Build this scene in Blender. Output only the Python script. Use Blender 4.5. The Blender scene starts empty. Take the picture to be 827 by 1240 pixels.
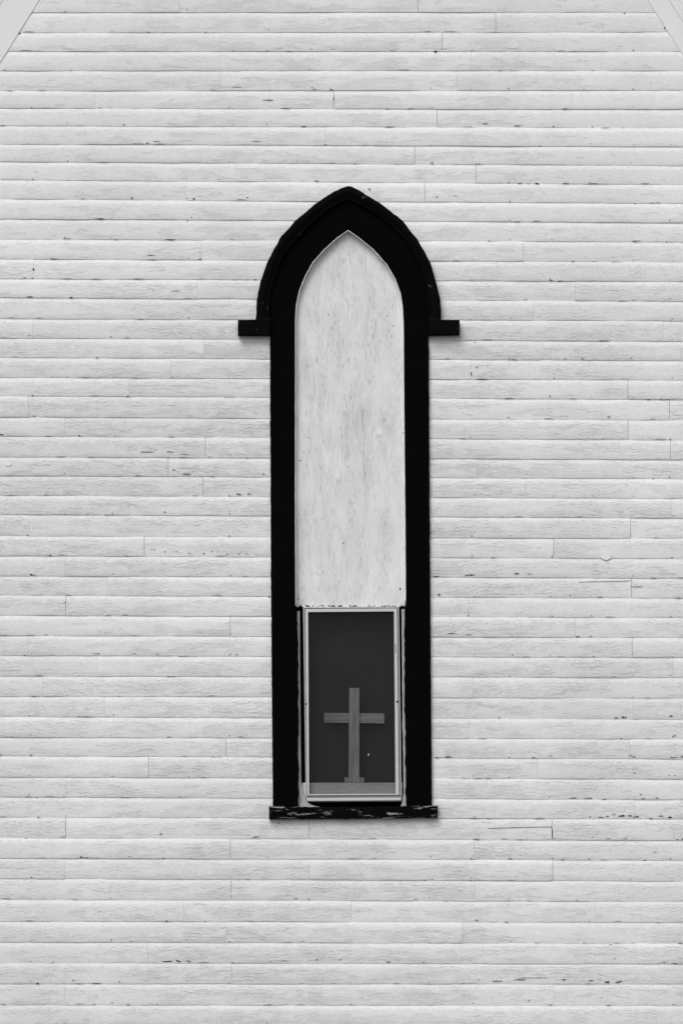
import bpy, bmesh, math, random
from math import radians, sin, cos, pi, sqrt, hypot
from mathutils import Vector, noise

random.seed(7)
S = bpy.context.scene

# ------------------------------------------------------------------ camera
PX = 0.0041667            # metres on the wall per photograph pixel
DIST, CAMZ, MIDZ = 14.0, 1.7, 3.48
cam = bpy.data.cameras.new("camera")
cam_o = bpy.data.objects.new("camera", cam)
S.collection.objects.link(cam_o)
cam_o.location = (0, -DIST, CAMZ)
cam_o.rotation_euler = (radians(90), 0, 0)
cam.sensor_fit = 'VERTICAL'
cam.sensor_height = 36
cam.lens = 36 * DIST / (1240 * PX)
cam.shift_y = (MIDZ - CAMZ) / (1240 * PX)
cam.clip_end = 2000
S.camera = cam_o

# ------------------------------------------------------------------ sky, sun, exposure
SUN_EL, SUN_AZ = radians(52), radians(-28)       # azimuth measured from straight in front of the wall, towards the left
sun_dir = Vector((sin(SUN_AZ) * cos(SUN_EL), -cos(SUN_AZ) * cos(SUN_EL), sin(SUN_EL)))
W = bpy.data.worlds.new("World"); S.world = W; W.use_nodes = True
wn, wl = W.node_tree.nodes, W.node_tree.links
bg = wn["Background"]
sky = wn.new("ShaderNodeTexSky"); sky.sky_type = 'NISHITA'; sky.sun_disc = False
sky.sun_elevation = SUN_EL
sky.sun_rotation = math.atan2(sun_dir.x, sun_dir.y)
sky.dust_density = 4.0; sky.air_density = 1.0
bw = wn.new("ShaderNodeRGBToBW")                  # the photograph is black and white
wl.new(sky.outputs[0], bw.inputs[0]); wl.new(bw.outputs[0], bg.inputs[0])
bg.inputs[1].default_value = 0.13
sun = bpy.data.lights.new("sun", 'SUN'); sun.energy = 0.9; sun.angle = radians(35); sun.color = (1, 1, 1)
sun_o = bpy.data.objects.new("sun", sun); S.collection.objects.link(sun_o)
sun_o.rotation_euler = (-sun_dir).to_track_quat('-Z', 'Y').to_euler()
sun_o.location = sun_dir * 30
S.view_settings.view_transform = 'Standard'; S.view_settings.look = 'None'
S.view_settings.gamma = 1; S.view_settings.use_curve_mapping = False
S.view_settings.exposure = 0.35

# ------------------------------------------------------------------ helpers
def P(px, py, Y=0.0):
    """a point at depth Y, given where the photograph shows it"""
    f = (DIST + Y) / DIST
    return Vector(((px - 413.5) * PX * f, Y, CAMZ + ((620 - py) * PX + MIDZ - CAMZ) * f))

def link_mesh(name, verts, faces, mat, parent=None, uvs=None, smooth=False, kind=None, label=None):
    me = bpy.data.meshes.new(name)
    me.from_pydata([tuple(v) for v in verts], [], faces)
    if uvs is not None:
        ul = me.uv_layers.new(name="UVMap")
        for lp in me.loops:
            ul.data[lp.index].uv = uvs[lp.vertex_index]
    bm = bmesh.new(); bm.from_mesh(me)
    bmesh.ops.recalc_face_normals(bm, faces=bm.faces)
    bm.to_mesh(me); bm.free()
    if smooth:
        for p in me.polygons: p.use_smooth = True
    me.materials.append(mat)
    o = bpy.data.objects.new(name, me); S.collection.objects.link(o)
    if parent: o.parent = parent
    if kind: o["kind"] = kind
    if label: o["label"] = label
    return o

def empty(name, loc, label, cat):
    o = bpy.data.objects.new(name, None); S.collection.objects.link(o)
    o.location = loc; o.empty_display_size = .2
    o["label"] = label; o["category"] = cat
    return o

class MB:
    """collects boxes, prisms and polygons; build() links them as one mesh"""
    def __init__(s): s.v = []; s.f = []
    def add(s, v, f):
        n = len(s.v); s.v += [Vector(a) for a in v]; s.f += [tuple(i + n for i in q) for q in f]; return s
    def box(s, x0, x1, y0, y1, z0, z1):
        v = [(x, y, z) for z in (z0, z1) for y in (y0, y1) for x in (x0, x1)]
        return s.add(v, [(0, 1, 3, 2), (4, 6, 7, 5), (0, 4, 5, 1), (2, 3, 7, 6), (0, 2, 6, 4), (1, 5, 7, 3)])
    def prism(s, poly_px, yf, yb):
        """polygon given in photograph pixels, from front depth yf back to yb"""
        n = len(poly_px)
        fr = [P(a, b, yf) for a, b in poly_px]
        v = fr + [Vector((p.x, yb, p.z)) for p in fr]
        f = [tuple(range(n)), tuple(range(2 * n - 1, n - 1, -1))]
        f += [(i, (i + 1) % n, (i + 1) % n + n, i + n) for i in range(n)]
        return s.add(v, f)
    def build(s, name, mat, parent=None, bevel=0, segs=2, **k):
        o = link_mesh(name, s.v, s.f, mat, parent, **k)
        if bevel:
            b = o.modifiers.new("bevel", 'BEVEL'); b.width = bevel; b.segments = segs
            b.limit_method = 'ANGLE'; b.angle_limit = radians(40)
        return o

def resample(pts, step):
    out = [tuple(pts[0])]
    for a, b in zip(pts, pts[1:]):
        L = hypot(b[0] - a[0], b[1] - a[1]); n = max(1, int(round(L / step)))
        out += [(a[0] + (b[0] - a[0]) * i / n, a[1] + (b[1] - a[1]) * i / n) for i in range(1, n + 1)]
    return out

def resample_n(pts, n):
    L = [0]
    for a, b in zip(pts, pts[1:]): L.append(L[-1] + hypot(b[0] - a[0], b[1] - a[1]))
    out = []; j = 0
    for i in range(n):
        d = L[-1] * i / (n - 1)
        while j < len(pts) - 2 and L[j + 1] < d: j += 1
        t = (d - L[j]) / max(1e-9, L[j + 1] - L[j])
        out.append((pts[j][0] + (pts[j + 1][0] - pts[j][0]) * t, pts[j][1] + (pts[j + 1][1] - pts[j][1]) * t))
    return out

def band(A, B, prof, jit=0.0, seed=0.0, jit_a=None):
    """solid between two contours (pixels); prof = [(t across, depth)], closed behind"""
    n = len(A); m = len(prof); v = []; f = []
    for i in range(n):
        ja = (jit if jit_a is None else jit_a) * noise.noise((A[i][1] * .11, A[i][0] * .11, seed))
        ja += .5 * (jit if jit_a is None else jit_a) * noise.noise((A[i][1] * .45, A[i][0] * .45, seed + 5))
        if A[i][1] < 738: ja *= .28
        else: ja = ja * .8 - 1.1 * max(0, noise.noise((A[i][1] * .045, 1, seed)) - .12) * 2
        jb = jit * noise.noise((B[i][1] * .13, B[i][0] * .13, seed + 9))
        dx, dy = B[i][0] - A[i][0], B[i][1] - A[i][1]; L = hypot(dx, dy) or 1
        for t, y in prof:
            k = (ja * (1 - t) + jb * t) / L
            v.append(P(A[i][0] + dx * (t + k), A[i][1] + dy * (t + k), y))
    for i in range(n - 1):
        for j in range(m):
            k = (j + 1) % m
            f.append((i * m + j, i * m + k, (i + 1) * m + k, (i + 1) * m + j))
    f.append(tuple(range(m))); f.append(tuple((n - 1) * m + j for j in range(m - 1, -1, -1)))
    b = MB(); b.add(v, f); return b

# ------------------------------------------------------------------ materials
class NT:
    def __init__(s, name):
        s.m = bpy.data.materials.new(name); s.m.use_nodes = True
        s.t = s.m.node_tree; s.n = s.t.nodes; s.l = s.t.links
        s.p = s.n["Principled BSDF"]; s.out = s.n["Material Output"]
    def node(s, t, **k):
        n = s.n.new(t)
        for a, b in k.items(): setattr(n, a, b)
        return n
    def put(s, sock, v):
        if hasattr(v, 'is_linked') or isinstance(v, bpy.types.NodeSocket): s.l.new(v, sock)
        else: sock.default_value = v
    def math(s, op, a, b=0.0, c=None, clamp=False):
        n = s.node("ShaderNodeMath", operation=op, use_clamp=clamp)
        s.put(n.inputs[0], a); s.put(n.inputs[1], b)
        if c is not None: s.put(n.inputs[2], c)
        return n.outputs[0]
    def step(s, v, a, b, lo=0.0, hi=1.0):
        n = s.node("ShaderNodeMapRange", interpolation_type='SMOOTHSTEP')
        s.put(n.inputs[0], v)
        for i, q in enumerate((a, b, lo, hi)): s.put(n.inputs[i + 1], q)
        return n.outputs[0]
    def coord(s, sx=1, sy=1, sz=1, which="Object"):
        tc = s.node("ShaderNodeTexCoord"); mp = s.node("ShaderNodeMapping")
        mp.inputs["Scale"].default_value = (sx, sy, sz)
        s.l.new(tc.outputs[which], mp.inputs[0]); return mp.outputs[0]
    def noise(s, vec, scale=1, detail=4, rough=.6, w=None, dist=0.0):
        n = s.node("ShaderNodeTexNoise")
        n.noise_dimensions = '4D' if w is not None else '3D'
        s.l.new(vec, n.inputs["Vector"])
        if w is not None: s.put(n.inputs["W"], w)
        n.inputs["Scale"].default_value = scale; n.inputs["Detail"].default_value = detail
        n.inputs["Roughness"].default_value = rough; n.inputs["Distortion"].default_value = dist
        return n.outputs[0]
    def voro(s, vec, scale=1):
        n = s.node("ShaderNodeTexVoronoi", feature='DISTANCE_TO_EDGE')
        s.l.new(vec, n.inputs["Vector"]); n.inputs["Scale"].default_value = scale
        return n.outputs[0]
    def warp(s, vec, src, amt):
        a = s.node("ShaderNodeVectorMath", operation='SCALE'); s.l.new(src, a.inputs[0]); a.inputs[3].default_value = amt
        b = s.node("ShaderNodeVectorMath", operation='ADD'); s.l.new(vec, b.inputs[0]); s.l.new(a.outputs[0], b.inputs[1])
        return b.outputs[0]
    def bump(s, h, strength=.5, dist=.002):
        b = s.node("ShaderNodeBump"); b.inputs["Strength"].default_value = strength
        b.inputs["Distance"].default_value = dist; s.l.new(h, b.inputs["Height"])
        s.l.new(b.outputs[0], s.p.inputs["Normal"])
    def finish(s, grey, rough=.6, spec=.3, metal=0.0):
        c = s.node("ShaderNodeCombineColor")
        for i in range(3): s.put(c.inputs[i], grey)
        s.l.new(c.outputs[0], s.p.inputs["Base Color"])
        s.put(s.p.inputs["Roughness"], rough)
        s.p.inputs["Specular IOR Level"].default_value = spec
        s.p.inputs["Metallic"].default_value = metal
        return s.m

def mat_board():
    m = NT("weathered_white_paint")
    rnd = m.node("ShaderNodeObjectInfo").outputs["Random"]
    w = m.math('MULTIPLY', rnd, 37.0)
    uv = m.node("ShaderNodeSeparateXYZ")
    tc = m.node("ShaderNodeTexCoord"); m.l.new(tc.outputs["UV"], uv.inputs[0])
    v = uv.outputs[1]; ux = uv.outputs[0]
    # thin, worn patches in the lower two thirds of a board, mostly near the window
    n1 = m.noise(m.coord(5.0, 1, 17), 1.2, 8, .66, w)
    vm = m.math('MULTIPLY', m.step(v, .0, .16), m.step(v, .9, .5))
    near = m.step(m.math('ABSOLUTE', ux), 1.9, .3, -.045, .05)
    field = m.math('ADD', m.math('MULTIPLY', m.math('ADD', n1, near), 1.0), m.math('MULTIPLY', m.math('SUBTRACT', vm, 1.0), .22))
    patch = m.step(field, .545, .552)
    rim = m.math('SUBTRACT', m.step(field, .528, .542), patch, clamp=True)
    # fine brush and grain relief, stretched along the board
    g1 = m.noise(m.coord(26, 26, 150), 1, 5, .7, w)
    g2 = m.noise(m.coord(90, 90, 300), 1, 3, .7)
    g3 = m.noise(m.coord(55, 55, 120), 1, 2, .6, w)
    # alligator cracks
    nz = m.node("ShaderNodeTexNoise"); m.l.new(m.coord(14, 1, 40), nz.inputs["Vector"]); nz.inputs["Detail"].default_value = 4
    vec = m.warp(m.coord(15, 8, 62), nz.outputs["Color"], 1.9)
    vd = m.voro(vec, 1)
    wv = m.node("ShaderNodeSeparateXYZ"); tco = m.node("ShaderNodeTexCoord"); m.l.new(tco.outputs["Object"], wv.inputs[0])
    wn1 = m.noise(m.coord(30, 1, 14), 1, 4, .6, w)
    ph = m.math('ADD', m.math('MULTIPLY', wv.outputs[2], 60.0), m.math('MULTIPLY', wn1, 3.2))
    fr = m.math('ABSOLUTE', m.math('SUBTRACT', m.math('FRACT', ph), .5))
    brk = m.step(m.noise(m.coord(13, 1, 45), 1, 3, .6, w), .47, .52)
    wavy = m.math('MULTIPLY', m.step(fr, .095, .04), brk)
    where = m.step(m.noise(m.coord(1.5, 1, 7), 1.3, 5, .6, w), .36, .60)
    where = m.math('MULTIPLY', where, m.step(v, .97, .80))
    hz = m.node('ShaderNodeSeparateXYZ'); m.l.new(m.node('ShaderNodeTexCoord').outputs['Object'], hz.inputs[0])
    where = m.math('MULTIPLY', where, m.step(hz.outputs[2], 5.3, 4.3, .08, 1.0))
    crack = m.math('MULTIPLY', m.math('MAXIMUM', wavy, m.math('MULTIPLY', m.step(vd, .05, .0), .35)), where)
    # dirt
    big = m.noise(m.coord(.7, 1, .7), 1, 3, .5)
    wash = m.noise(m.coord(2.2, 1, .5), 1, 5, .6)
    speck = m.step(m.noise(m.coord(120, 1, 200), 1, 2, .5), .745, .79)
    speck = m.math('MULTIPLY', speck, m.step(v, .5, .12))
    a = m.math('MULTIPLY_ADD', m.math('SUBTRACT', rnd, .5), .035, .745)
    a = m.math('MULTIPLY_ADD', m.math('SUBTRACT', big, .5), .18, a)
    a = m.math('MULTIPLY_ADD', patch, -.06, a)
    a = m.math('MULTIPLY_ADD', m.math('SUBTRACT', wash, .5), .17, a)
    # top strip of each board is coloured a little paler, with a ragged border
    pale_top = m.step(m.math('MULTIPLY_ADD', m.math('SUBTRACT', g3, .5), .5, m.math('MULTIPLY_ADD', m.math('SUBTRACT', n1, .5), .6, v)), .70, .86)
    a = m.math('MULTIPLY_ADD', pale_top, .045, a)
    # rain-blown grime in soft blotches that cross the boards, thicker around the window trim
    blot = m.step(m.noise(m.coord(3.4, 1, 5.0), 1, 7, .68), .49, .64)
    blot = m.math('MULTIPLY', blot, m.step(m.math('ABSOLUTE', ux), 1.6, .4, .35, 1.0))
    a = m.math('MULTIPLY_ADD', m.math('MULTIPLY', blot, m.step(v, .92, .7)), -.055, a)
    a = m.math('MULTIPLY_ADD', rim, .03, a)
    a = m.math('MULTIPLY_ADD', m.math('SUBTRACT', g1, .5), .085, a)
    a = m.math('MULTIPLY_ADD', m.math('SUBTRACT', g2, .5), .24, a)
    a = m.math('MULTIPLY_ADD', m.math('SUBTRACT', g3, .5), .16, a)
    a = m.math('MULTIPLY_ADD', crack, -.26, a)
    a = m.math('MULTIPLY_ADD', speck, -.35, a)
    h = m.math('MULTIPLY_ADD', g1, .6, m.math('MULTIPLY', g2, .25))
    h = m.math('MULTIPLY_ADD', crack, -.6, h)
    h = m.math('MULTIPLY_ADD', patch, -.35, h)
    m.bump(h, .6, .0036)
    return m.finish(a, .62, .25)

def mat_trim():
    m = NT("trim_white_paint")
    g = m.noise(m.coord(60, 60, 60), 1, 5, .7); b = m.noise(m.coord(2, 2, 2), 1, 4, .6)
    a = m.math('MULTIPLY_ADD', m.math('SUBTRACT', g, .5), .12, .755)
    a = m.math('MULTIPLY_ADD', m.math('SUBTRACT', b, .5), .08, a)
    m.bump(g, .4, .002)
    return m.finish(a, .6, .25)

def mat_panel():
    m = NT("painted_plywood")
    gr = m.noise(m.coord(170, 1, 9), 1, 5, .65, dist=.6)
    flame = m.node("ShaderNodeTexWave", wave_type='BANDS', bands_direction='X')
    m.l.new(m.coord(1, 1, .12), flame.inputs["Vector"])
    flame.inputs["Scale"].default_value = 22; flame.inputs["Distortion"].default_value = 9
    flame.inputs["Detail"].default_value = 4; flame.inputs["Detail Scale"].default_value = 2.2
    where = m.step(m.noise(m.coord(6, 1, 2.2), 1, 4, .6), .50, .62)
    fl = m.math('MULTIPLY', m.step(flame.outputs[0], .45, .15), where)
    fine = m.step(gr, .48, .36)
    blot = m.noise(m.coord(9, 1, 4), 1, 6, .65)
    check = m.math('MULTIPLY', m.step(m.noise(m.coord(190, 1, 26), 1, 4, .65), .455, .40), m.step(m.noise(m.coord(16, 1, 5), 1, 5, .6), .44, .58))
    a = m.math('MULTIPLY_ADD', m.math('SUBTRACT', blot, .5), .34, .72)
    a = m.math('MULTIPLY_ADD', m.math('SUBTRACT', gr, .5), .10, a)
    a = m.math('MULTIPLY_ADD', fl, -.08, a)
    a = m.math('MULTIPLY_ADD', fine, -.05, a)
    a = m.math('MULTIPLY_ADD', check, -.16, a)
    cloud = m.noise(m.coord(13, 1, 3.2), 1, 7, .72, dist=.5)
    a = m.math('MULTIPLY_ADD', m.step(cloud, .50, .62), -.075, a)
    a = m.math('MULTIPLY_ADD', m.step(cloud, .44, .36), .05, a)
    h = m.math('MULTIPLY_ADD', fl, -.5, gr); h = m.math('MULTIPLY_ADD', check, -1.0, h)
    m.bump(h, .5, .002)
    return m.finish(a, .6, .25)

def mat_black(name, wear, base=.0018, sx=30, sz=60):
    m = NT(name)
    a = m.noise(m.coord(8, 8, 8), 1, 5, .7)
    al = m.math('MULTIPLY_ADD', a, base, base * .5)
    if wear:
        n = m.noise(m.coord(sx, 20, sz), 1, 6, .7); q = m.noise(m.coord(5, 5, 9), 1, 3, .6)
        k = m.math('MULTIPLY', m.step(n, *wear), m.step(q, .40, .62))
        al = m.math('MULTIPLY_ADD', k, .34, al)
    m.bump(m.noise(m.coord(60, 60, 60), 1, 4, .7), .3, .002)
    return m.finish(al, .85, .025)

def mat_plain(name, grey, rough=.6, spec=.3, metal=0, amp=.15, sc=(30, 30, 30), bump=.2):
    m = NT(name)
    n = m.noise(m.coord(*sc), 1, 5, .65)
    a = m.math('MULTIPLY_ADD', m.math('SUBTRACT', n, .5), grey * amp * 2, grey)
    if bump: m.bump(n, bump, .002)
    return m.finish(a, rough, spec, metal)

def mat_screen():
    m = NT("insect_screen")
    tr = m.node("ShaderNodeBsdfTransparent"); df = m.node("ShaderNodeBsdfDiffuse")
    n = m.noise(m.coord(500, 1, 40), 1, 2, .5); n2 = m.noise(m.coord(40, 1, 500), 1, 2, .5)
    d = m.noise(m.coord(3, 1, 3), 1, 4, .6)
    k = m.math('MULTIPLY_ADD', m.math('ADD', n, n2), .06, .27)
    k = m.math('MULTIPLY_ADD', m.math('SUBTRACT', d, .5), .06, k)
    df.inputs[0].default_value = (.034, .034, .034, 1)
    mx = m.node("ShaderNodeMixShader"); m.l.new(k, mx.inputs[0]); m.l.new(tr.outputs[0], mx.inputs[1]); m.l.new(df.outputs[0], mx.inputs[2])
    m.l.new(mx.outputs[0], m.out.inputs[0]); return m.m

def mat_glass():
    m = NT("window_glass")
    tr = m.node("ShaderNodeBsdfTransparent"); gl = m.node("ShaderNodeBsdfGlossy"); gl.inputs["Roughness"].default_value = .03
    fr = m.node("ShaderNodeFresnel"); fr.inputs[0].default_value = 1.30
    tr.inputs[0].default_value = (.93, .93, .93, 1)
    mx = m.node("ShaderNodeMixShader"); m.l.new(fr.outputs[0], mx.inputs[0]); m.l.new(tr.outputs[0], mx.inputs[1]); m.l.new(gl.outputs[0], mx.inputs[2])
    m.l.new(mx.outputs[0], m.out.inputs[0]); return m.m

def mat_wood(name, base, sx, sz):
    m = NT(name)
    n = m.noise(m.coord(sx, 30, sz), 1, 5, .65, dist=1.2); k = m.noise(m.coord(sx * .25, 9, sz * .25), 1, 4, .6)
    a = m.math('MULTIPLY_ADD', m.math('SUBTRACT', n, .5), base * 1.3, base)
    a = m.math('MULTIPLY', a, m.step(k, .3, .62, .72, 1.08))
    m.bump(n, .3, .001)
    return m.finish(a, .6, .2)

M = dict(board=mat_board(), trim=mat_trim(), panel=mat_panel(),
         black=mat_black("black_gloss_worn_flat", None),
         blackhood=mat_black("black_paint_scuffed", (.63, .72), .0032, 22, 22),
         blacksill=mat_black("black_paint_flaking", (.555, .61), .003, 12, 60),
         alu=mat_plain("mill_aluminium", .58, .42, .5, .25, .12, (8, 8, 40), .1),
         alu_dark=mat_plain("dull_aluminium", .30, .5, .4, .2, .2, (20, 20, 20), .1),
         stop=mat_plain("grimy_white_paint", .40, .6, .2, 0, .35, (30, 30, 14), .3),
         caulk=mat_plain("caulk", .76, .6, .2, 0, .2, (60, 60, 60), .3),
         blind=mat_plain("dark_blind_cloth", .052, .85, .1, 0, .10, (5, 5, 2), 0),
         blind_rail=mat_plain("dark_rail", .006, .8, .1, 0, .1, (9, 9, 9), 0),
         ledge=mat_plain("grey_painted_ledge", .78, .7, .1, 0, .35, (12, 30, 70), .2),
         upright=mat_wood("pale_wood_upright", .56, 90, 9),
         crossbar=mat_wood("pale_wood_bar", .54, 10, 120),
         bare=mat_plain("bare_dark_wood", .035, .8, .1, 0, .5, (90, 90, 200), .3),
         faint=mat_plain("greyed_wood", .25, .8, .1, 0, .5, (90, 90, 200), .3),
         nail=mat_plain("rusty_nail_head", .09, .7, .2, 0, .5, (200, 200, 200), 0),
         dark=mat_plain("dark_sheathing", .03, .9, .1, 0, .4, (9, 9, 9), 0),
         stone=mat_plain("foundation_stone", .28, .8, .2, 0, .4, (6, 6, 6), .5),
         shingle=mat_plain("roof_shingle", .08, .85, .2, 0, .4, (10, 30, 30), .5),
         grass=mat_plain("mown_grass", .085, .9, .1, 0, .6, (3, 3, 3), .5),
         screen=mat_screen(), glass=mat_glass())

# ------------------------------------------------------------------ ground
g = 400
link_mesh("ground", [(-g, -g, 0), (g, -g, 0), (g, g, 0), (-g, g, 0)], [(0, 1, 2, 3)], M['grass'], kind="structure")

# ------------------------------------------------------------------ the church front
church = empty("church", (0, 0, 0), "white clapboard church gable wall with a tall black framed pointed window", "church")

LINES_L = [15.1, 39.3, 61.9, 85.6, 109.8, 131, 152.4, 174.4, 196, 218.1, 241.3, 265, 289.7, 313.7, 337.7, 360.5, 386, 409.5, 433, 457.3,
           479.6, 505, 528.6, 553.4, 576, 600.2, 623.3, 649, 673.2, 697.4, 721, 745.2, 769.7, 793.8, 818.7, 843.1, 868.3, 892.7,
           915.7, 941, 965, 989.8, 1014.7, 1039.3, 1063.9, 1089.3, 1115.7, 1140.7, 1166, 1191.3, 1216.8, 1241.5]
LINES_R = [14.5, 38.7, 62.3, 85.5, 109.1, 132.2, 154.8, 177.5, 200, 223.2, 246.2, 269.4, 292.7, 316.9, 340.5, 364.5, 388.3, 413.1, 436.3, 460,
           483.6, 508.4, 532.5, 556.4, 579.8, 603.6, 626.9, 651.8, 676.2, 700, 724.2, 747.9, 772, 796, 820.4, 845.3, 870.6, 894.8,
           918.7, 943.2, 968.3, 991.7, 1017.3, 1041.5, 1066.9, 1091.5, 1116.8, 1142.3, 1167, 1191.3, 1217.8, 1242.0]
def line_y(k, x):
    """pixel height of the drip edge of course k (course 0 is the top one in view)"""
    if k < 0: return 15 + 23.8 * k
    if k >= len(LINES_L): return 1241.7 + 25.2 * (k - len(LINES_L) + 1)
    return LINES_L[k] + (LINES_R[k] - LINES_L[k]) * (x - 50) / 727.0
NC = len(LINES_L)

JOINTS = [(218, 8), (506, 8), (600, 26), (535, 51), (570, 76), (267, 99), (554, 96), (115, 122), (404, 122), (692, 124), (240, 147), (529, 142),
          (394, 165), (105, 165), (502, 188), (286, 208), (576, 211), (225, 231), (514, 233), (107, 254), (244, 306), (633, 305), (41, 325),
          (602, 328), (239, 351), (696, 350), (646, 376), (40, 399), (803, 402), (247, 423), (658, 424), (207, 447), (570, 447), (157, 468),
          (760, 472), (35, 492), (810, 496), (79, 518), (760, 520), (249, 541), (811, 544), (204, 565), (577, 567), (246, 589), (636, 590),
          (157, 612), (812, 615), (36, 637), (763, 640), (175, 661), (670, 664), (79, 685), (718, 688), (130, 709), (764, 712), (80, 733),
          (567, 736), (279, 757), (696, 757), (34, 781), (765, 784), (118, 806), (814, 808), (52, 831), (572, 832), (127, 856), (766, 858),
          (230, 880), (567, 882), (274, 904), (762, 907), (180, 928), (650, 930), (80, 953), (768, 980), (80, 1002), (374, 1003),
          (668, 1004), (279, 1027), (574, 1029), (79, 1052), (375, 1052), (669, 1054), (280, 1077), (575, 1079), (223, 1102), (425, 1102),
          (720, 1104), (274, 1128), (560, 1129), (770, 1154), (179, 1153), (281, 1178), (576, 1179), (79, 1204), (375, 1204), (670, 1204),
          (180, 1229), (770, 1229)]
STRONG = {(600, 26), (535, 51), (514, 233), (249, 541), (204, 565), (175, 661), (279, 757), (274, 904), (279, 1027), (280, 1077), (810, 496),
          (811, 544), (760, 520), (765, 784), (668, 1004), (374, 1003), (506, 8), (576, 211), (760, 472), (180, 928), (80, 1002), (669, 1054),
          (763, 640), (246, 589), (80, 733), (404, 122), (764, 712), (670, 664), (502, 188), (529, 142)}

# contours of the window, traced once from the photograph (pixels)
IN_L = [(357.8, 388.6), (358.9, 370.5), (362.5, 352.3), (369.7, 334.2), (378.8, 317.9), (393.3, 301.6), (409.6, 287), (421.6, 279)]
IN_R = [(488.4, 392.2), (487.6, 374), (485.1, 356), (478.6, 337.8), (467.7, 319.7), (451.4, 301.6), (433.2, 287), (421.6, 279)]
MID_L = [(326.2, 385.5), (328, 356), (333.5, 334.2), (342.5, 312.4), (357, 292.5), (375.2, 272.5), (397, 254.4), (421.6, 241.7)]
MID_R = [(519.2, 385.5), (518.5, 363), (514.8, 339.6), (505.8, 316), (491, 290.7), (473, 272.5), (447.7, 254.4), (421.6, 241.7)]
OUT_L = [(309.9, 386.5), (311, 363.2), (315.3, 341.5), (324.4, 316), (338.9, 288.9), (357, 267.8), (382.4, 246.4), (393.3, 238.8), (415, 226.5), (421.6, 225)]
OUT_R = [(534, 386.5), (533, 363.2), (527.5, 339.6), (520.3, 316), (505.8, 290.7), (487.6, 267.8), (462.2, 247.2), (433.2, 229.5), (426, 226), (421.6, 225)]
def x_at(cont, y):
    c = sorted(cont, key=lambda p: p[1])
    if y <= c[0][1]: return c[0][0]
    for a, b in zip(c, c[1:]):
        if a[1] <= y <= b[1]: return a[0] + (b[0] - a[0]) * (y - a[1]) / max(1e-6, b[1] - a[1])
    return c[-1][0]

APEX_Y, APEX_X = -579.0, 411.0
def rake_x(side, y):     # inner edge of the rake board
    return 48.4 - y / 1.6 if side < 0 else 783.5 + y / 1.55
CORN_L, CORN_R = -92.0, 915.0
BOTTOM_PY = 1371.0

# depth of the board face over its height, v = 0 at the drip edge, 1 at the top (under the next board)
PROF = [(-.0, .004), (.0, -.0048), (.012, -.0052), (.30, -.0052), (.68, -.0051), (.78, -.0047), (.87, -.0036), (.96, -.0021), (1.04, -.0009), (1.04, .008)]
def face_depth(v):
    for a, b in zip(PROF[1:], PROF[2:]):
        if a[0] <= v <= b[0]: return a[1] + (b[1] - a[1]) * (v - a[0]) / max(1e-6, b[0] - a[0])
    return -.0068

def board_geo(k, x0, x1, seed, cut0=None, cut1=None, step=3.0):
    """one clapboard of course k from pixel x0 to x1; cut = slanted end (function of height)"""
    n = max(2, int((x1 - x0) / step)); m = len(PROF)
    proud = random.uniform(-.0008, .0008); dz0, dz1 = random.uniform(-.25, .25), random.uniform(-.25, .25)
    cup = random.uniform(.8, 1.15)
    v, uv, f = [], [], []
    for i in range(n + 1):
        t = i / n; x = x0 + (x1 - x0) * t
        yb = line_y(k, x) + dz0 * (1 - t) + dz1 * t; yt = line_y(k - 1, x)
        yb += .35 * noise.noise((x * .030, k * 3.1, seed)) + .28 * noise.noise((x * .22, k * 3.1, seed + 3)) + .35 * noise.noise((x * .6, k * 3.1, seed + 4))
        wob = .0012 * noise.noise((x * .012, k * 1.7, 2.0))
        for j, (pv, pd) in enumerate(PROF):
            xx = x
            y = yb + (yt - yb) * pv
            if i == 0 and cut0: xx = cut0(y)
            if i == n and cut1: xx = cut1(y)
            dd = pd * (cup if pd < 0 else 1) + (wob + proud if 0 < j < m - 2 else 0)
            if 1 <= j <= 3: dd += .0018 * max(0, min(1, .35 + 1.5 * noise.noise((x * .018, k * 5.3, seed + 11)) + .8 * noise.noise((x * .11, k * 5.3, seed + 13)))) * (.85, 1, .35)[j - 1]
            if 1 <= j <= 5: dd += .0005 * noise.noise((x * .09, pv * 4 + k * 7, seed))
            v.append(P(xx, y, dd)); uv.append((v[-1].x, pv))
    for i in range(n):
        for j in range(m):
            q = (j + 1) % m
            f.append((i * m + j, i * m + q, (i + 1) * m + q, (i + 1) * m + j))
    f.append(tuple(range(m))); f.append(tuple(n * m + j for j in range(m - 1, -1, -1)))
    return v, uv, f

def make_board(k, x0, x1, **kw):
    v, uv, f = board_geo(k, x0, x1, random.random() * 50, **kw)
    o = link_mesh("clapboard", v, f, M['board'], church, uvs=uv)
    for p in o.data.polygons: p.use_smooth = len(p.vertices) == 4
    # keep the drip edge crisp
    me = o.data; m = len(PROF)
    for e in me.edges:
        a, b = e.vertices
        ja, jb = a % m, b % m
        if ja == jb and ja in (0, 1, 8, 9): e.use_edge_sharp = True
        if a // m == b // m and a // m in (0, len(me.vertices) // m - 1): e.use_edge_sharp = True
    return o

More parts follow.
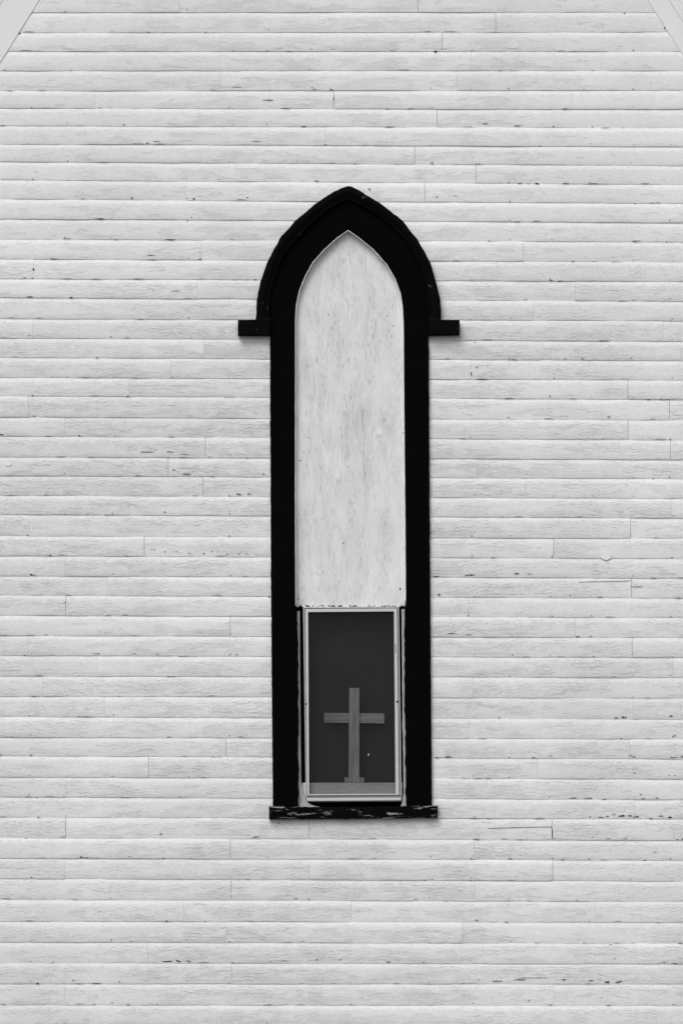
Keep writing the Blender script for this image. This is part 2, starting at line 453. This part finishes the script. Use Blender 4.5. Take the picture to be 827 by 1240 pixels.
for k in range(NC):
    ytop, ybot = line_y(k - 1, 400), line_y(k, 400); mid = (ytop + ybot) / 2
    js = sorted((x, (x, y) in STRONG) for x, y in JOINTS if line_y(k - 1, x) < y < line_y(k, x))
    # spans cut by the window (boards run under the casing)
    if ytop > 262 and ybot < 995:
        if ytop < 386:
            xl = (x_at(OUT_L, ytop) + x_at(IN_L, ybot)) / 2; xr = (x_at(OUT_R, ytop) + x_at(IN_R, ybot)) / 2
            if ytop < 270: xl, xr = 392, 451
        else: xl, xr = 345, 505
        spans = [(None, xl), (xr, None)]
    else: spans = [(None, None)]
    for a, b in spans:
        cuts = [j for j in js if (a is None or j[0] > a) and (b is None or j[0] < b)]
        xs = [(a, False)] + cuts + [(b, False)]
        for (p, ps), (q, qs) in zip(xs, xs[1:]):
            kw = {}
            gp = (.20 if ps else .06); gq = (.20 if qs else .06)
            if p is None:
                if ybot < 222:
                    kw['cut0'] = lambda y: rake_x(-1, y) - 9
                    x0 = rake_x(-1, ybot) - 9
                else: x0 = CORN_L
            else: x0 = p + gp
            if q is None:
                if ybot < 205:
                    kw['cut1'] = lambda y: rake_x(1, y) + 9
                    x1 = rake_x(1, ybot) + 9
                else: x1 = CORN_R
            else: x1 = q - gq
            make_board(k, x0, x1, **kw)

# courses above and below what the photograph shows, joined
def stuff_boards(ks):
    V, U, F = [], [], []
    for k in ks:
        if k < 0:
            yb = line_y(k, 0)
            x0, x1 = rake_x(-1, yb) - 9, rake_x(1, yb) + 9
            if x1 - x0 < 30: continue
            v, uv, f = board_geo(k, x0, x1, k, cut0=lambda y: min(rake_x(-1, y) - 9, 405), cut1=lambda y: max(rake_x(1, y) + 9, 415), step=25)
        else: v, uv, f = board_geo(k, CORN_L, CORN_R, k, step=25)
        n = len(V); V += v; U += uv; F += [tuple(i + n for i in q) for q in f]
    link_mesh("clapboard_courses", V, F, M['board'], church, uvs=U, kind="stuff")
stuff_boards(list(range(-25, 0)) + list(range(NC, NC + 5)))

# sheathing behind the boards, with the window opening
zb, zt = P(0, BOTTOM_PY).z, P(0, 222).z
xL, xR = P(CORN_L, 0).x, P(CORN_R, 0).x
oL, oR, oT, oB = P(350, 0).x, P(497, 0).x, P(0, 268).z, P(0, 984).z
b = MB()
b.box(xL, oL, .010, .10, zb, zt); b.box(oR, xR, .010, .10, zb, zt)
b.box(oL, oR, .010, .10, zb, oB); 
b.box(oL, oR, .010, .10, oT, zt)
ap = P(APEX_X, APEX_Y)
b.add([(xL, .010, zt), (xR, .010, zt), (ap.x, .010, ap.z), (xL, .10, zt), (xR, .10, zt), (ap.x, .10, ap.z)],
      [(0, 1, 2), (5, 4, 3), (0, 3, 4, 1), (1, 4, 5, 2), (2, 5, 3, 0)])
b.build("sheathing", M['dark'], church)

# side and back walls, roof, foundation
D = 9.0
V, F = [], []
for side in (xL, xR):
    s = -1 if side == xL else 1
    bb = MB(); bb.box(side - .05 if s < 0 else side - .05, side + .05, .101, D, zb, zt - .02); bb.build("side_wall", M['trim'], church)
bb = MB(); bb.box(xL + .051, xR - .051, D - .1, D - .001, zb, zt - .02)
bb.add([(xL, D, zt), (xR, D, zt), (ap.x, D, ap.z), (xL, D - .1, zt), (xR, D - .1, zt), (ap.x, D - .1, ap.z)],
       [(0, 1, 2), (5, 4, 3), (0, 3, 4, 1), (1, 4, 5, 2), (2, 5, 3, 0)])
bb.build("back_wall", M['trim'], church)
MB().box(xL - .03, xR + .03, -.04, D + .02, -.3, zb - .004).build("foundation", M['stone'], church, bevel=.01)
for s, cx in ((-1, CORN_L), (1, CORN_R)):
    MB().prism([(cx - 22 * (s < 0), 225), (cx + 22 * (s > 0), 225), (cx + 22 * (s > 0), BOTTOM_PY), (cx - 22 * (s < 0), BOTTOM_PY)], -.022, .09).build("corner_board", M['trim'], church, bevel=.002)

# rake boards, their moulding, and the roof slopes above them
def rake_poly(side, w0, w1, y1):
    """strip parallel to the rake between horizontal offsets w0 and w1 (pixels outwards)"""
    pts = []
    sl = 1.6 if side < 0 else 1.55
    for w in (w0, w1):
        ya = APEX_Y - w * sl if side < 0 else APEX_Y - w * sl
        pts.append([(rake_x(side, y1) + side * w, y1), (APEX_X, (48.4 - APEX_X - w) * 1.6 if side < 0 else (APEX_X - 783.5 - w) * 1.55)])
    return [pts[0][0], pts[0][1], pts[1][1], pts[1][0]]
for s in (-1, 1):
    n0, n1 = (44, 84) if s < 0 else (26, 72)
    MB().prism(rake_poly(s, 0, n0, 248), -.0080, .009).build("rake_board", M['trim'], church, bevel=.003)
    a, bq, c, d = rake_poly(s, n0, n1, 248)
    A = resample_n([a, bq], 30); B = resample_n([d, c], 30)
    band(A, B, [(0, .008), (0, -.0088), (.04, -.0096), (.12, -.0100), (.55, -.0125), (.85, -.019), (.95, -.022), (1, -.022), (1, .008)], .3, 3).build("rake_moulding", M['trim'], church, smooth=False)
    a, bq, c, d = rake_poly(s, n1, n1 + 22, 300)
    poly = [P(*q, -.055) for q in (a, bq, c, d)]
    v = poly + [Vector((p.x, D + .1, p.z)) for p in poly]
    MB().add(v, [(0, 1, 2, 3), (7, 6, 5, 4), (0, 4, 5, 1), (1, 5, 6, 2), (2, 6, 7, 3), (3, 7, 4, 0)]).build("roof_slope", M['shingle'], church)

# ------------------------------------------------------------------ the window, part of the church
win = bpy.data.objects.new("window", None); S.collection.objects.link(win); win.parent = church
win.location = (0, 0, 0)
win["label"] = "tall pointed window in a black frame, upper part boarded white, small screened sash below"

N = 46
inL, inR = resample_n(IN_L, N), resample_n(IN_R, N)
mdL, mdR = resample_n(MID_L, N), resample_n(MID_R, N)
ouL, ouR = resample_n(OUT_L, N), resample_n(OUT_R, N)
side_prof = [(0, .045), (0, -.0205), (.03, -.023), (.5, -.0234), (.97, -.023), (1, -.0215), (1, .012)]
flat_prof = [(0, .045), (0, -.021), (.03, -.0235), (.5, -.024), (.97, -.0235), (1, -.022), (1, .012)]
band(inL, mdL, flat_prof, .5, 1, jit_a=.9).build("arch_casing", M['black'], win)
band(inR, mdR, flat_prof, .5, 2, jit_a=.9).build("arch_casing", M['black'], win)
# side casings: inner edge, outer edge
n = 150
A = resample_n([(357.8, 388.0), (357.8, 500), (357.6, 700), (358.2, 732), (360.4, 745), (361.3, 860), (361.6, 975.8)], n)
B = resample_n([(327.0, 385), (327.3, 500), (328.2, 700), (329.8, 900), (330.6, 975.8)], n)
band(A, B, side_prof, .5, 4, jit_a=1.9).build("side_casing", M['black'], win)
A = resample_n([(488.4, 391.6), (489.2, 500), (490.5, 640), (491.2, 700), (490.2, 735), (489.6, 800), (489.4, 850), (490.8, 900), (491.3, 975.8)], n)
B = resample_n([(518.8, 385), (519.4, 500), (520.6, 700), (522.0, 880), (522.8, 975.8)], n)
band(A, B, side_prof, .5, 6, jit_a=1.7).build("side_casing", M['black'], win)
hood_prof = [(0, .008), (0, -.036), (.06, -.041), (.16, -.043), (.22, -.040), (.30, -.044), (.62, -.052), (.88, -.050), (.97, -.045), (1, -.038), (1, .008)]
band(mdL, ouL, hood_prof, .9, 7, jit_a=.4).build("hood_moulding", M['blackhood'], win)
band(mdR, ouR, hood_prof, .9, 8, jit_a=.4).build("hood_moulding", M['blackhood'], win)
MB().prism([(288.3, 387.4), (326.9, 387.0), (326.9, 404.9), (288.1, 404.9)], -.050, .006).build("hood_return", M['blackhood'], win, bevel=.0018)
MB().prism([(519.0, 387.0), (556.3, 387.4), (556.5, 404.3), (519.0, 404.9)], -.050, .006).build("hood_return", M['blackhood'], win, bevel=.0018)

# sill: ragged black ledge
T = resample_n([(325.9, 976.5), (425, 977.6), (529.7, 975.6)], 110); Bt = resample_n([(326.0, 992.0), (425, 991.6), (529.8, 990.2)], 110)
band(T, Bt, [(0, .05), (0, -.028), (.10, -.034), (.5, -.035), (.9, -.034), (1, -.031), (1, .006)], .9, 11).build("sill", M['blacksill'], win)

# boarded upper panel, slightly larger than the opening
pan = [(355.5, 734.6)] + [(x - 2.5, y) for x, y in IN_L[:-1]] + [(421.6, 276)] + [(x + 2.5, y) for x, y in reversed(IN_R[:-1])] + [(493.5, 734.4)]
pts = []
for i, (x, y) in enumerate(pan): pts.append((x, y))
rag = resample([(493.5, 734.4), (355.5, 734.8)], 1.6)[1:-1]
rag = [(x, y + .9 * noise.noise((x * .35, 0, 1)) - (.8 if noise.noise((x * .13, 4, 1)) > .18 else 0)) for x, y in rag]
MB().prism(pts + rag, .0075, .0097).build("boarded_panel", M['panel'], win, label="white painted plywood board filling the pointed upper window")
# thin pale bead where the white paint wraps the reveal
def bead(cont, side, y=.0, w=1.15, seed=1):
    C = resample(cont, 3)
    A = [(x - side * .2 , yy) for x, yy in C]
    nrm = []
    for i in range(len(C)):
        a, b2 = C[max(0, i - 1)], C[min(len(C) - 1, i + 1)]
        dx, dy = b2[0] - a[0], b2[1] - a[1]; L = hypot(dx, dy) or 1
        nrm.append((-dy / L, dx / L))
    sgn = 1 if (nrm[0][0] * side) < 0 else -1
    B = []
    for (x, yy), (nx, ny) in zip(C, nrm):
        ww = w * (1 + .5 * noise.noise((x * .08, yy * .08, seed)))
        B.append((x + sgn * nx * ww, yy + sgn * ny * ww))
    return band(C, B, [(0, .013), (-.6, y - .002), (.3, y - .003), (1, y), (1, .013)])
bead([(358.2, 733), (357.6, 600), (357.8, 500)] + IN_L, -1, -.020, .55, 1).build("paint_bead", M['caulk'], win)
bead([(491.2, 733), (490.5, 640), (489.2, 500)] + IN_R, 1, -.020, .55, 2).build("paint_bead", M['caulk'], win)
# filled round plug and small nail marks on the panel
def disc(cx, cy, rx, ry, Y, th, n=20, jit=.08, seed=0):
    pts = [(cx + rx * cos(2 * pi * i / n) * (1 + jit * noise.noise((i * .9, seed, 0))), cy + ry * sin(2 * pi * i / n) * (1 + jit * noise.noise((i * .9, seed, 3)))) for i in range(n)]
    return MB().prism(pts, Y - th, Y)
disc(459, 522.3, 3.9, 4.5, .0077, .0012, seed=2).build("plug", M['caulk'], win, bevel=.0005)
nm = MB()
for x, y, r in ((476.3, 394.6, .9), (474.2, 407, .9), (469, 382.4, .7), (363.8, 557.7, 1.1), (367.4, 547.4, .7), (373.5, 530.4, .7), (484.7, 713.3, 1.3), (368.8, 622.5, .7),
                (487.6, 524.3, .8), (398, 381, .8), (415.8, 658, 1.0), (461, 413, .6), (420.6, 565, .6), (360.4, 725.5, .8), (404, 303.3, .8), (415.5, 300.6, .6)):
    a0 = random.random() * 6
    nm.prism([(x + r * cos(a0 + i * 1.05) * random.uniform(.6, 1.1), y + 1.3 * r * sin(a0 + i * 1.05) * random.uniform(.6, 1.1)) for i in range(6)], .0070, .009)
x = 362
while x < 487:
    w = random.uniform(1.5, 7)
    if random.random() < .6:
        h = random.uniform(.5, 1.1); yy = 733.4 + random.uniform(-.3, .4)
        nm.prism([(x, yy), (x + w * .3, yy - h), (x + w * .6, yy - h * .4), (x + w, yy), (x + w * .7, yy + h * .7), (x + w * .2, yy + h * .5)], .0066, .009)
    x += w + random.uniform(.5, 5)
nm.build("nail_mark", M['bare'], win, kind="stuff")

# stops beside the sash
for C0, C1, seed in (([(359.6, 740.5), (360.5, 860), (360.9, 955), (361.2, 978.5)], [(363.2, 740), (363.9, 860), (364.8, 945), (367.6, 963), (371.5, 971), (379, 976), (394, 978.2)], 1),
                     ([(486.0, 737.5), (486.6, 800), (487.6, 900), (488.6, 962), (487.0, 971), (484.5, 978.5)], [(492, 737.5), (492, 800), (492, 900), (492.4, 962), (492.6, 972), (492.6, 978.5)], 2)):
    if seed == 1:
        A = resample_n(C0, 60); B = resample_n(C1, 60)
        mbx = band([(x - 2.5, y) for x, y in A], B, [(0, .03), (0, .0), (.9, -.002), (1, .002), (1, .03)], .25, 21)
    else:
        mbx = band(resample_n(C0, 60), resample_n(C1, 60), [(0, .03), (0, .002), (.1, -.002), (1, .0), (1, .03)], .25, 22)
    mbx.build("stop", M['stop'], win)
# dark backing in the gaps around the sash (rabbet)
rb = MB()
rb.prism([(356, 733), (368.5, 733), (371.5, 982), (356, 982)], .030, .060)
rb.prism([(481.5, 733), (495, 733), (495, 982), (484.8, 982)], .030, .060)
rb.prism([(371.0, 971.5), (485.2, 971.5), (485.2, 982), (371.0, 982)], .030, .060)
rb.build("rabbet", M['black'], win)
# flaking pale sill edge under the sash
MB().prism([(361, 974), (372, 976), (400, 977.8), (440, 977.6), (488, 976.4), (488, 981), (361, 981)], .010, .028).build("sub_sill", M['blacksill'], win)

# sash: aluminium frame drawn as two nested rails on each side
def quadbar(p, yf, yb): return MB().prism(p, yf, yb)
sash = bpy.data.objects.new("sash", None)   # (parts below hang directly on the window)
bpy.data.objects.remove(sash)
TL, TR, BL, BR = (367.2, 735.0), (482.9, 734.6), (370.4, 963.9), (485.9, 963.3)
tl, tr, bl, br = (373.2, 741.2), (476.9, 740.4), (374.4, 961.8), (478.9, 961.2)
def lerp(a, b, t): return (a[0] + (b[0] - a[0]) * t, a[1] + (b[1] - a[1]) * t)
f0 = [TL, TR, BR, BL]; f3 = [tl, tr, br, bl]
f1 = [lerp(a, b, .20) for a, b in zip(f0, f3)]; f2 = [lerp(a, b, .37) for a, b in zip(f0, f3)]
def ring(o, i, yf, yb, name, mat, sides=(0, 1, 2, 3)):
    for s in sides:
        t = (s + 1) % 4
        MB().prism([o[s], o[t], i[t], i[s]], yf, yb).build(name, mat, win, bevel=.0007)
ring(f0, f1, -.004, .020, "sash_flange", M['alu'])
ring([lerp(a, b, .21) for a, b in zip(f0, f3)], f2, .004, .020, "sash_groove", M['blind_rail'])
ring(f2, f3, -.010, .020, "sash_rail", M['alu'])
# bottom rail has an extra bright lip below its groove
MB().prism([(370.6, 964.1), (485.9, 963.5), (486.0, 970.6), (371.0, 971.2)], -.001, .020).build("sash_channel", M['alu_dark'], win, bevel=.0005)
MB().prism([(371.4, 966.9), (485.3, 966.1), (485.5, 969.2), (371.8, 969.9)], -.012, -.0012).build("sash_lip", M['alu'], win, bevel=.0008)
for x, y in ((370.6, 852.4), (480.9, 849.7)):
    disc(x, y, 1.3, 1.4, -.0102, .0012, n=10).build("screw", M['bare'], win)
MB().prism([(477.9, 780), (479.4, 779.4), (479.6, 790), (478.3, 791)], -.0108, -.0099).build("scuff", M['faint'], win)
# screen and glass
MB().prism([tl, tr, br, bl], .0, .0004).build("insect_screen", M['screen'], win)
MB().prism([(372, 740), (479, 740), (480, 963), (373, 963)], .012, .0150).build("glass_pane", M['glass'], win)
for o in S.collection.objects:
    if o.name.startswith("insect_screen"):    # a single sheet: keep only the front face
        bm = bmesh.new(); bm.from_mesh(o.data)
        ym = min(v.co.y for v in bm.verts)
        bmesh.ops.delete(bm, geom=[v for v in bm.verts if v.co.y > ym + .0002], context='VERTS')
        bm.to_mesh(o.data); bm.free()
    if o.name.startswith("glass_pane"):
        bm = bmesh.new(); bm.from_mesh(o.data)
        ym = min(v.co.y for v in bm.verts)
        bmesh.ops.delete(bm, geom=[v for v in bm.verts if v.co.y > ym + .0002], context='VERTS')
        bm.to_mesh(o.data); bm.free()
# niche behind the sash: jambs, blind, rail at its top, ledge at its foot
MB().prism([(369.5, 738), (372.6, 738), (373.8, 964), (371.5, 964)], .021, .16).build("jamb", M['ledge'], win)
MB().prism([(477.8, 738), (480, 738), (483, 964), (479.8, 964)], .021, .16).build("jamb", M['ledge'], win)
MB().prism([(366, 732), (487, 732), (487, 749.4), (366, 749.8)], .095, .16).build("blind_rail", M['blind_rail'], win)
Vb, Fb = [], []
nx, nzb = 40, 60
for j in range(nzb + 1):
    for i in range(nx + 1):
        px_, py_ = 366 + 121 * i / nx, 740 + 224 * j / nzb
        d = .125 + .0012 * noise.noise((px_ * .06, py_ * .02, 3))
        if 839 < py_ < 843: d += .0012
        Vb.append(P(px_, py_, d))
for j in range(nzb):
    for i in range(nx):
        q = j * (nx + 1) + i; Fb.append((q, q + 1, q + nx + 2, q + nx + 1))
link_mesh("blind", Vb, Fb, M['blind'], win, smooth=True)
MB().prism([(366, 947.8), (487, 947.6), (487, 968), (366, 968)], .028, .16).build("ledge", M['ledge'], win, bevel=.003)
disc(446.2, 913.8, .45, 1.6, -.0006, .0008, n=8).build("scratch", M['caulk'], win)

# ------------------------------------------------------------------ the cross on the ledge
base = P(429, 947.6, .06)
cross = empty("wooden_cross", base, "plain pale wooden cross standing on the ledge behind the screened window", "cross")
def cross_part(name, poly, yf, yb, mat):
    o = MB().prism(poly, yf, yb).build(name, mat, cross, bevel=.0012)
    o.data.transform(__import__('mathutils').Matrix.Translation(-base)); return o
cross_part("upright", [(422.8, 833), (435.2, 833), (435.0, 947.0), (422.0, 947.0)], .045, .062, M['upright'])
cross_part("crossbar", [(392.6, 863.2), (465.3, 863.8), (465.3, 876.0), (392.6, 874.8)], .0622, .076, M['crossbar'])
cross_part("foot", [(417, 941.4), (440.8, 941.4), (440.8, 947.4), (417, 947.4)], .0625, .090, M['crossbar'])

# ------------------------------------------------------------------ chips, nails and repairs on the boards
def depth_at(px_, py_):
    for k in range(NC):
        yb = line_y(k, px_); yt = line_y(k - 1, px_)
        if yt < py_ <= yb: return face_depth((yb - py_) / (yb - yt)) - .0016
    return -.0095
CHIPS = [(785, 484, 7, 1), (804.5, 484, 13, 1.2), (745.7, 869, 6, 1.2), (755, 868.3, 7, 1.6), (812, 866.6, 4, 1.7), (816.7, 891, 2.5, 1.5), (752, 894, 3, 1), (763, 915, 5, 1),
 (767, 916.5, 4, 1.5), (815.3, 917.2, 12, 1.3), (825.5, 916.6, 5, 2.2), (809.5, 939, 3, 1), (816.5, 939.3, 3.5, 1.3), (778.4, 967, 4, 1), (795, 966.4, 4, 1.3), (775.4, 962, 3, 1),
 (752.4, 987.7, 9, 3), (762, 988.2, 7, 2.2), (770.5, 989, 6, 1.6), (743, 986, 5, .9), (735, 988.5, 4, 1.6), (788, 991, 5, 1), (799.5, 988, 6, 1), (810.5, 989.7, 6, 1.6), (756, 1015.6, 6, 1.6),
 (736.7, 1015.6, 7, 1.2), (819.5, 1016.5, 4, 1), (826, 1015.8, 3, 1.6), (793, 1032, 2, 1.5), (780.2, 1041.8, 4, 1.8), (731, 968, 4, 1.2), (796.7, 1117, 5, 1.3), (739, 1143.8, 4, 1.2),
 (743.6, 1161.2, 5, 1), (823.8, 1142, 7, 1.1), (803.5, 1164.5, 1.6, 1.5), (823, 1163.3, 5, 1.1), (819, 1166.6, 14, 1), (734.5, 1189.2, 6, 2.6), (747, 1189.3, 6, 2.2), (750.6, 1188, 6, 1.1),
 (602, 1188, 14, 1.1), (629.4, 1186.4, 16, 1.1), (644, 1184, 40, .6), (682.7, 1186.3, 5, 1), (715, 1187.5, 6, .9), (579.4, 1186.4, 3, 1), (577, 1114, 5, 1), (707, 1142, 4, 1),
 (640, 1211.4, 3, 1), (736, 1217.4, 5, 1.2), (526.9, 62, 4, 2.2), (629.4, 221.8, 7, 1.3), (639, 222, 4, .8), (649.8, 222.2, 6, 1.7), (685, 222, 9, .8), (667, 339.4, 4, 1.2), (677.7, 340, 5, 1.4),
 (574.6, 414.3, 3, 1.2), (705, 434.3, 5, 1.4), (684, 434.3, 3, 1), (541.6, 434.3, 5, 1), (584.7, 459, 12, 1.2), (570.5, 453, 1.3, 7), (577, 444.7, 3, 1), (590, 442, 2, 1), (737, 504.7, 5, 1),
 (790.4, 580, 2.2, 1.2), (568.5, 696.2, 13, 1.4), (528, 697.8, 8, 1.2), (625.4, 694.4, 6, 1.1), (640.6, 695, 6, .9), (531.4, 720, 4, 1.6), (546.7, 767.2, 9, 1.4), (567, 768.8, 8, 1),
 (699, 771, 6, 1.2), (542.6, 916.4, 9, 1.2), (529, 917, 5, 1), (645.7, 917.4, 6, 1), (604, 869, 3, 1.2), (666, 915.4, 5, 1), (567, 745.2, 2, 1.5), (503.5, 1088.6, 2.5, 1.6), (694, 966.2, 10, 1),
 (711.7, 966.2, 12, .8), (727, 989.4, 8, 1), (617.8, 1040.2, 5, 1), (681, 1040.6, 3, 1), (470.5, 1164.6, 6, 1.3), (412, 1162, 4, 1), (569.5, 1065.6, 4, 1), (513.7, 1066, 3, 1),
 (180, 39, 2.5, 1.3), (160, 240, 2.5, 2), (235, 240.8, 3, 2), (299.6, 239.2, 2, 1.5), (227, 267, 2, 1.5), (378, 106, 2, 1.5), (401, 108.6, 4, 1.2), (404, 119, 1.2, 6), (24, 40.2, 3, 3),
 (150, 151, 2, 1.5), (178.8, 173.4, 3, 1.5), (383.4, 219, 5, 1), (368, 153, 6, 1), (122, 265, 6, 1), (205.7, 290, 14, 1.2), (36.6, 359.3, 8, 1.8), (86.3, 360, 4, 1.6), (242.8, 313.7, 4, 1.2),
 (249, 338.6, 8, 1), (284.4, 338.8, 5, 1), (299.6, 338.8, 5, 1), (309, 338.5, 3, 1.5), (172.7, 386.4, 3, 1), (118, 433, 4, 1), (155, 480, 3, 1.3), (84, 479.8, 4, 1), (274, 481, 5, .8),
 (2.5, 526, 6, 1.8), (96.5, 527.6, 3, 1.6), (140, 527.8, 2, 1.2), (178, 547.3, 16, 1), (205.7, 547.3, 10, 1.3), (223.5, 549.9, 12, 1), (299.6, 554.6, 2, 1.2), (226, 574, 12, 1), (289.5, 598.6, 6, 1),
 (211, 569, 3, 1.6), (183.5, 664.9, 2.4, 1.1), (187.5, 665.2, 2, 1), (200, 668, 2, 1.1), (214, 667.5, 2, 1), (230, 670, 3, 1), (247, 670, 2.2, 1), (256.6, 667.7, 3, 1.1), (264, 667, 2, .8), (275.4, 670.7, 3, 1.4),
 (289.6, 670.5, 3, 1.3), (292, 668.6, 1.6, .9), (299, 670.5, 3, .9), (301.6, 598, 4, 1), (287.6, 597.6, 2, 1), (319.3, 573.7, 3, 1.4), (200, 620, 3, 1.2), (325.7, 723, 3, 2), (162.5, 791.7, 5, 1),
 (117, 791.6, 10, 1), (190.5, 792.6, 4, 1), (279.3, 791.6, 2.5, 1.3), (287, 792.6, 3, 1.3), (79.5, 729.6, 1.6, 2.4), (195.5, 1010, 4, 1.3), (310, 1013.4, 9, 1.1), (337.7, 997, 2.4, 2.4), (334, 1000.5, 1.6, 1.4),
 (104, 1038.4, 10, 1), (198, 1039.6, 4, 1.3), (157.4, 1037.5, 3, 1), (38.6, 1062, 2.4, 2.6), (358, 1088.4, 4, 1), (202, 1115.4, 3, 1.3), (91.4, 1141, 2.5, 1.3), (203, 1164, 13, 1.4), (216, 1164, 7, 2.2),
 (229.5, 1164.5, 4, 1.1), (282, 1165.6, 6, .9), (345, 1163.5, 12, .8), (383.4, 1162, 3, 1.2), (45.7, 1190.8, 4.6, 1.6), (117, 1190.8, 12, 1), (144.7, 1188.9, 2, 1.5), (89, 1187.3, 2, 1.3),
 (155, 1216.6, 4, 1), (190.5, 1216.8, 2, 1.3), (5, 1216.4, 3, 1), (218.4, 964.8, 3, 1), (30, 336.3, 3, 1.4), (41, 325.8, 2.4, 2.2), (40, 478.7, 2.4, 1.3), (42, 503.5, 2.4, 1.2), (34, 647.7, 3, 1.3),
 (38, 695.6, 3.4, 1.2), (61, 672.5, 4, 1.2), (38, 914.4, 3.4, 1.3), (45, 965.5, 1.8, 1), (47, 989.3, 3, 1), (32, 1015, 5, 1), (99, 1038, 4, 1.8), (64, 1165.6, 2.5, 1.2), (77.6, 730, 1.6, 1.6), (1.5, 914.4, 3, 1.4),
 (43, 843.3, 12, .8), (56, 768.4, 3, 1.2), (30, 793.5, 3, 1), (755.8, 16.2, 2, 2), (804, 33.8, 2, 2.4), (769, 246.6, 2, 1.8), (806.6, 292.4, 1.8, 1.8), (768, 292, 6, .9), (811.3, 388.8, 2.6, 1.4), (730, 412.6, 14, 1.1)]
FAINT = [(529, 238.7, 3, 2.5), (551.7, 237, 4, 1.5), (587, 149, 8, 1.6), (626, 152, 10, 1.8), (287, 105.4, 12, 1.6), (183, 309, 10, 1.6), (213, 352.5, 12, 1.6), (36, 406, 5, 1.2), (190, 171, 9, 1.3), (325, 121, 14, 1.6),
         (690, 720, 1.6, 3), (447, 229, 3, 5), (66, 313, 10, 1), (768, 936, 5, 1), (758, 1013, 6, .8), (60, 964, 12, .8), (310, 171, 12, 1)]
def fleck(mb, x, y, w, h):
    n = max(8, min(22, int(w * 1.6) + 6)); lo, hi = [], []
    s = random.random() * 99
    for i in range(n):
        t = i / (n - 1); e = sqrt(max(0, 1 - (2 * t - 1) ** 2)) if w < 5 else min(1, 4 * t, 4 * (1 - t))
        e *= .35 + .9 * abs(noise.noise((t * w * .5, s, 0))) * 1.6
        c = .35 * h * noise.noise((t * w * .25, s, 5))
        hi.append((x - w / 2 + w * t, y + c - h / 2 * e)); lo.append((x - w / 2 + w * t, y + c + h / 2 * e + .02))
    d = depth_at(x, y)
    mb.prism(hi + lo[::-1], d, d + .0012)
cb = MB()
for c in CHIPS: fleck(cb, c[0], c[1], c[2], c[3] * 1.05)
# long splits in three boards
def ribbon(mb, pts, w=.45):
    R = resample(pts, 2.0)
    hi = [(x, y - w / 2 * (.6 + .8 * abs(noise.noise((x * .2, y, 0))))) for x, y in R]
    if abs(pts[0][0] - pts[-1][0]) < 4: hi = [(x - w / 2, y) for x, y in R]; lo = [(x + w / 2, y) for x, y in R]
    else: lo = [(x, y + w / 2) for x, y in R]
    d = depth_at(*R[len(R) // 2]); mb.prism(hi + lo[::-1], d, d + .001)
ribbon(cb, [(590, 1003), (625, 1001.8), (650, 1001.4), (667, 1001)], .5); ribbon(cb, [(667.3, 1001), (668.6, 1006), (668.2, 1015)], .9)
cb.build("bare_wood_chip", M['bare'], church, kind="stuff")
fb = MB()
for c in FAINT: fleck(fb, *c)
ribbon(fb, [(700, 704.8), (727, 704.2), (750, 703.8), (763, 702.8)], .7)
ribbon(fb, [(763, 710), (778, 710.4)], .6)
# worn fluff along the drip edges: short slivers
for k in range(1, NC):
    for _ in range(5):
        x = random.uniform(2, 825)
        if 300 < x < 545 and 215 < line_y(k, x) < 1000: continue
        fleck(fb, x, line_y(k, x) - random.uniform(.2, 1.4), random.uniform(3, 14), random.uniform(.5, .9))
fb.build("worn_edge", M['faint'], church, kind="stuff")
# nail heads on the studs
nb = MB()
for k in range(NC):
    for xs in (38, 135, 229, 326, 425, 522, 618, 716, 813, 80, 279, 375, 572, 668, 765):
        if random.random() < .62: continue
        x = xs + random.uniform(-3, 3); y = line_y(k, x) - random.uniform(.6, 3.4)
        if 286 < x < 560 and 215 < y < 1000: 
            if not (x < 286 or x > 560 or (y > 420 and (x < 322 or x > 528))): continue
        r = random.uniform(.45, .95); d = depth_at(x, y)
        nb.prism([(x + r * cos(a * pi / 3), y + r * .8 * sin(a * pi / 3)) for a in range(6)], d, d + .001)
nb.build("nail_head", M['nail'], church, kind="stuff")
disc(733.3, 673.0, 6.4, 5.2, depth_at(733.3, 672), .0016, seed=5).build("plug", M['caulk'], church, bevel=.0006)
disc(10.5, 561.8, 4.2, 2.6, depth_at(10.5, 561.8), .0012, seed=8).build("plug", M['caulk'], church, bevel=.0006)
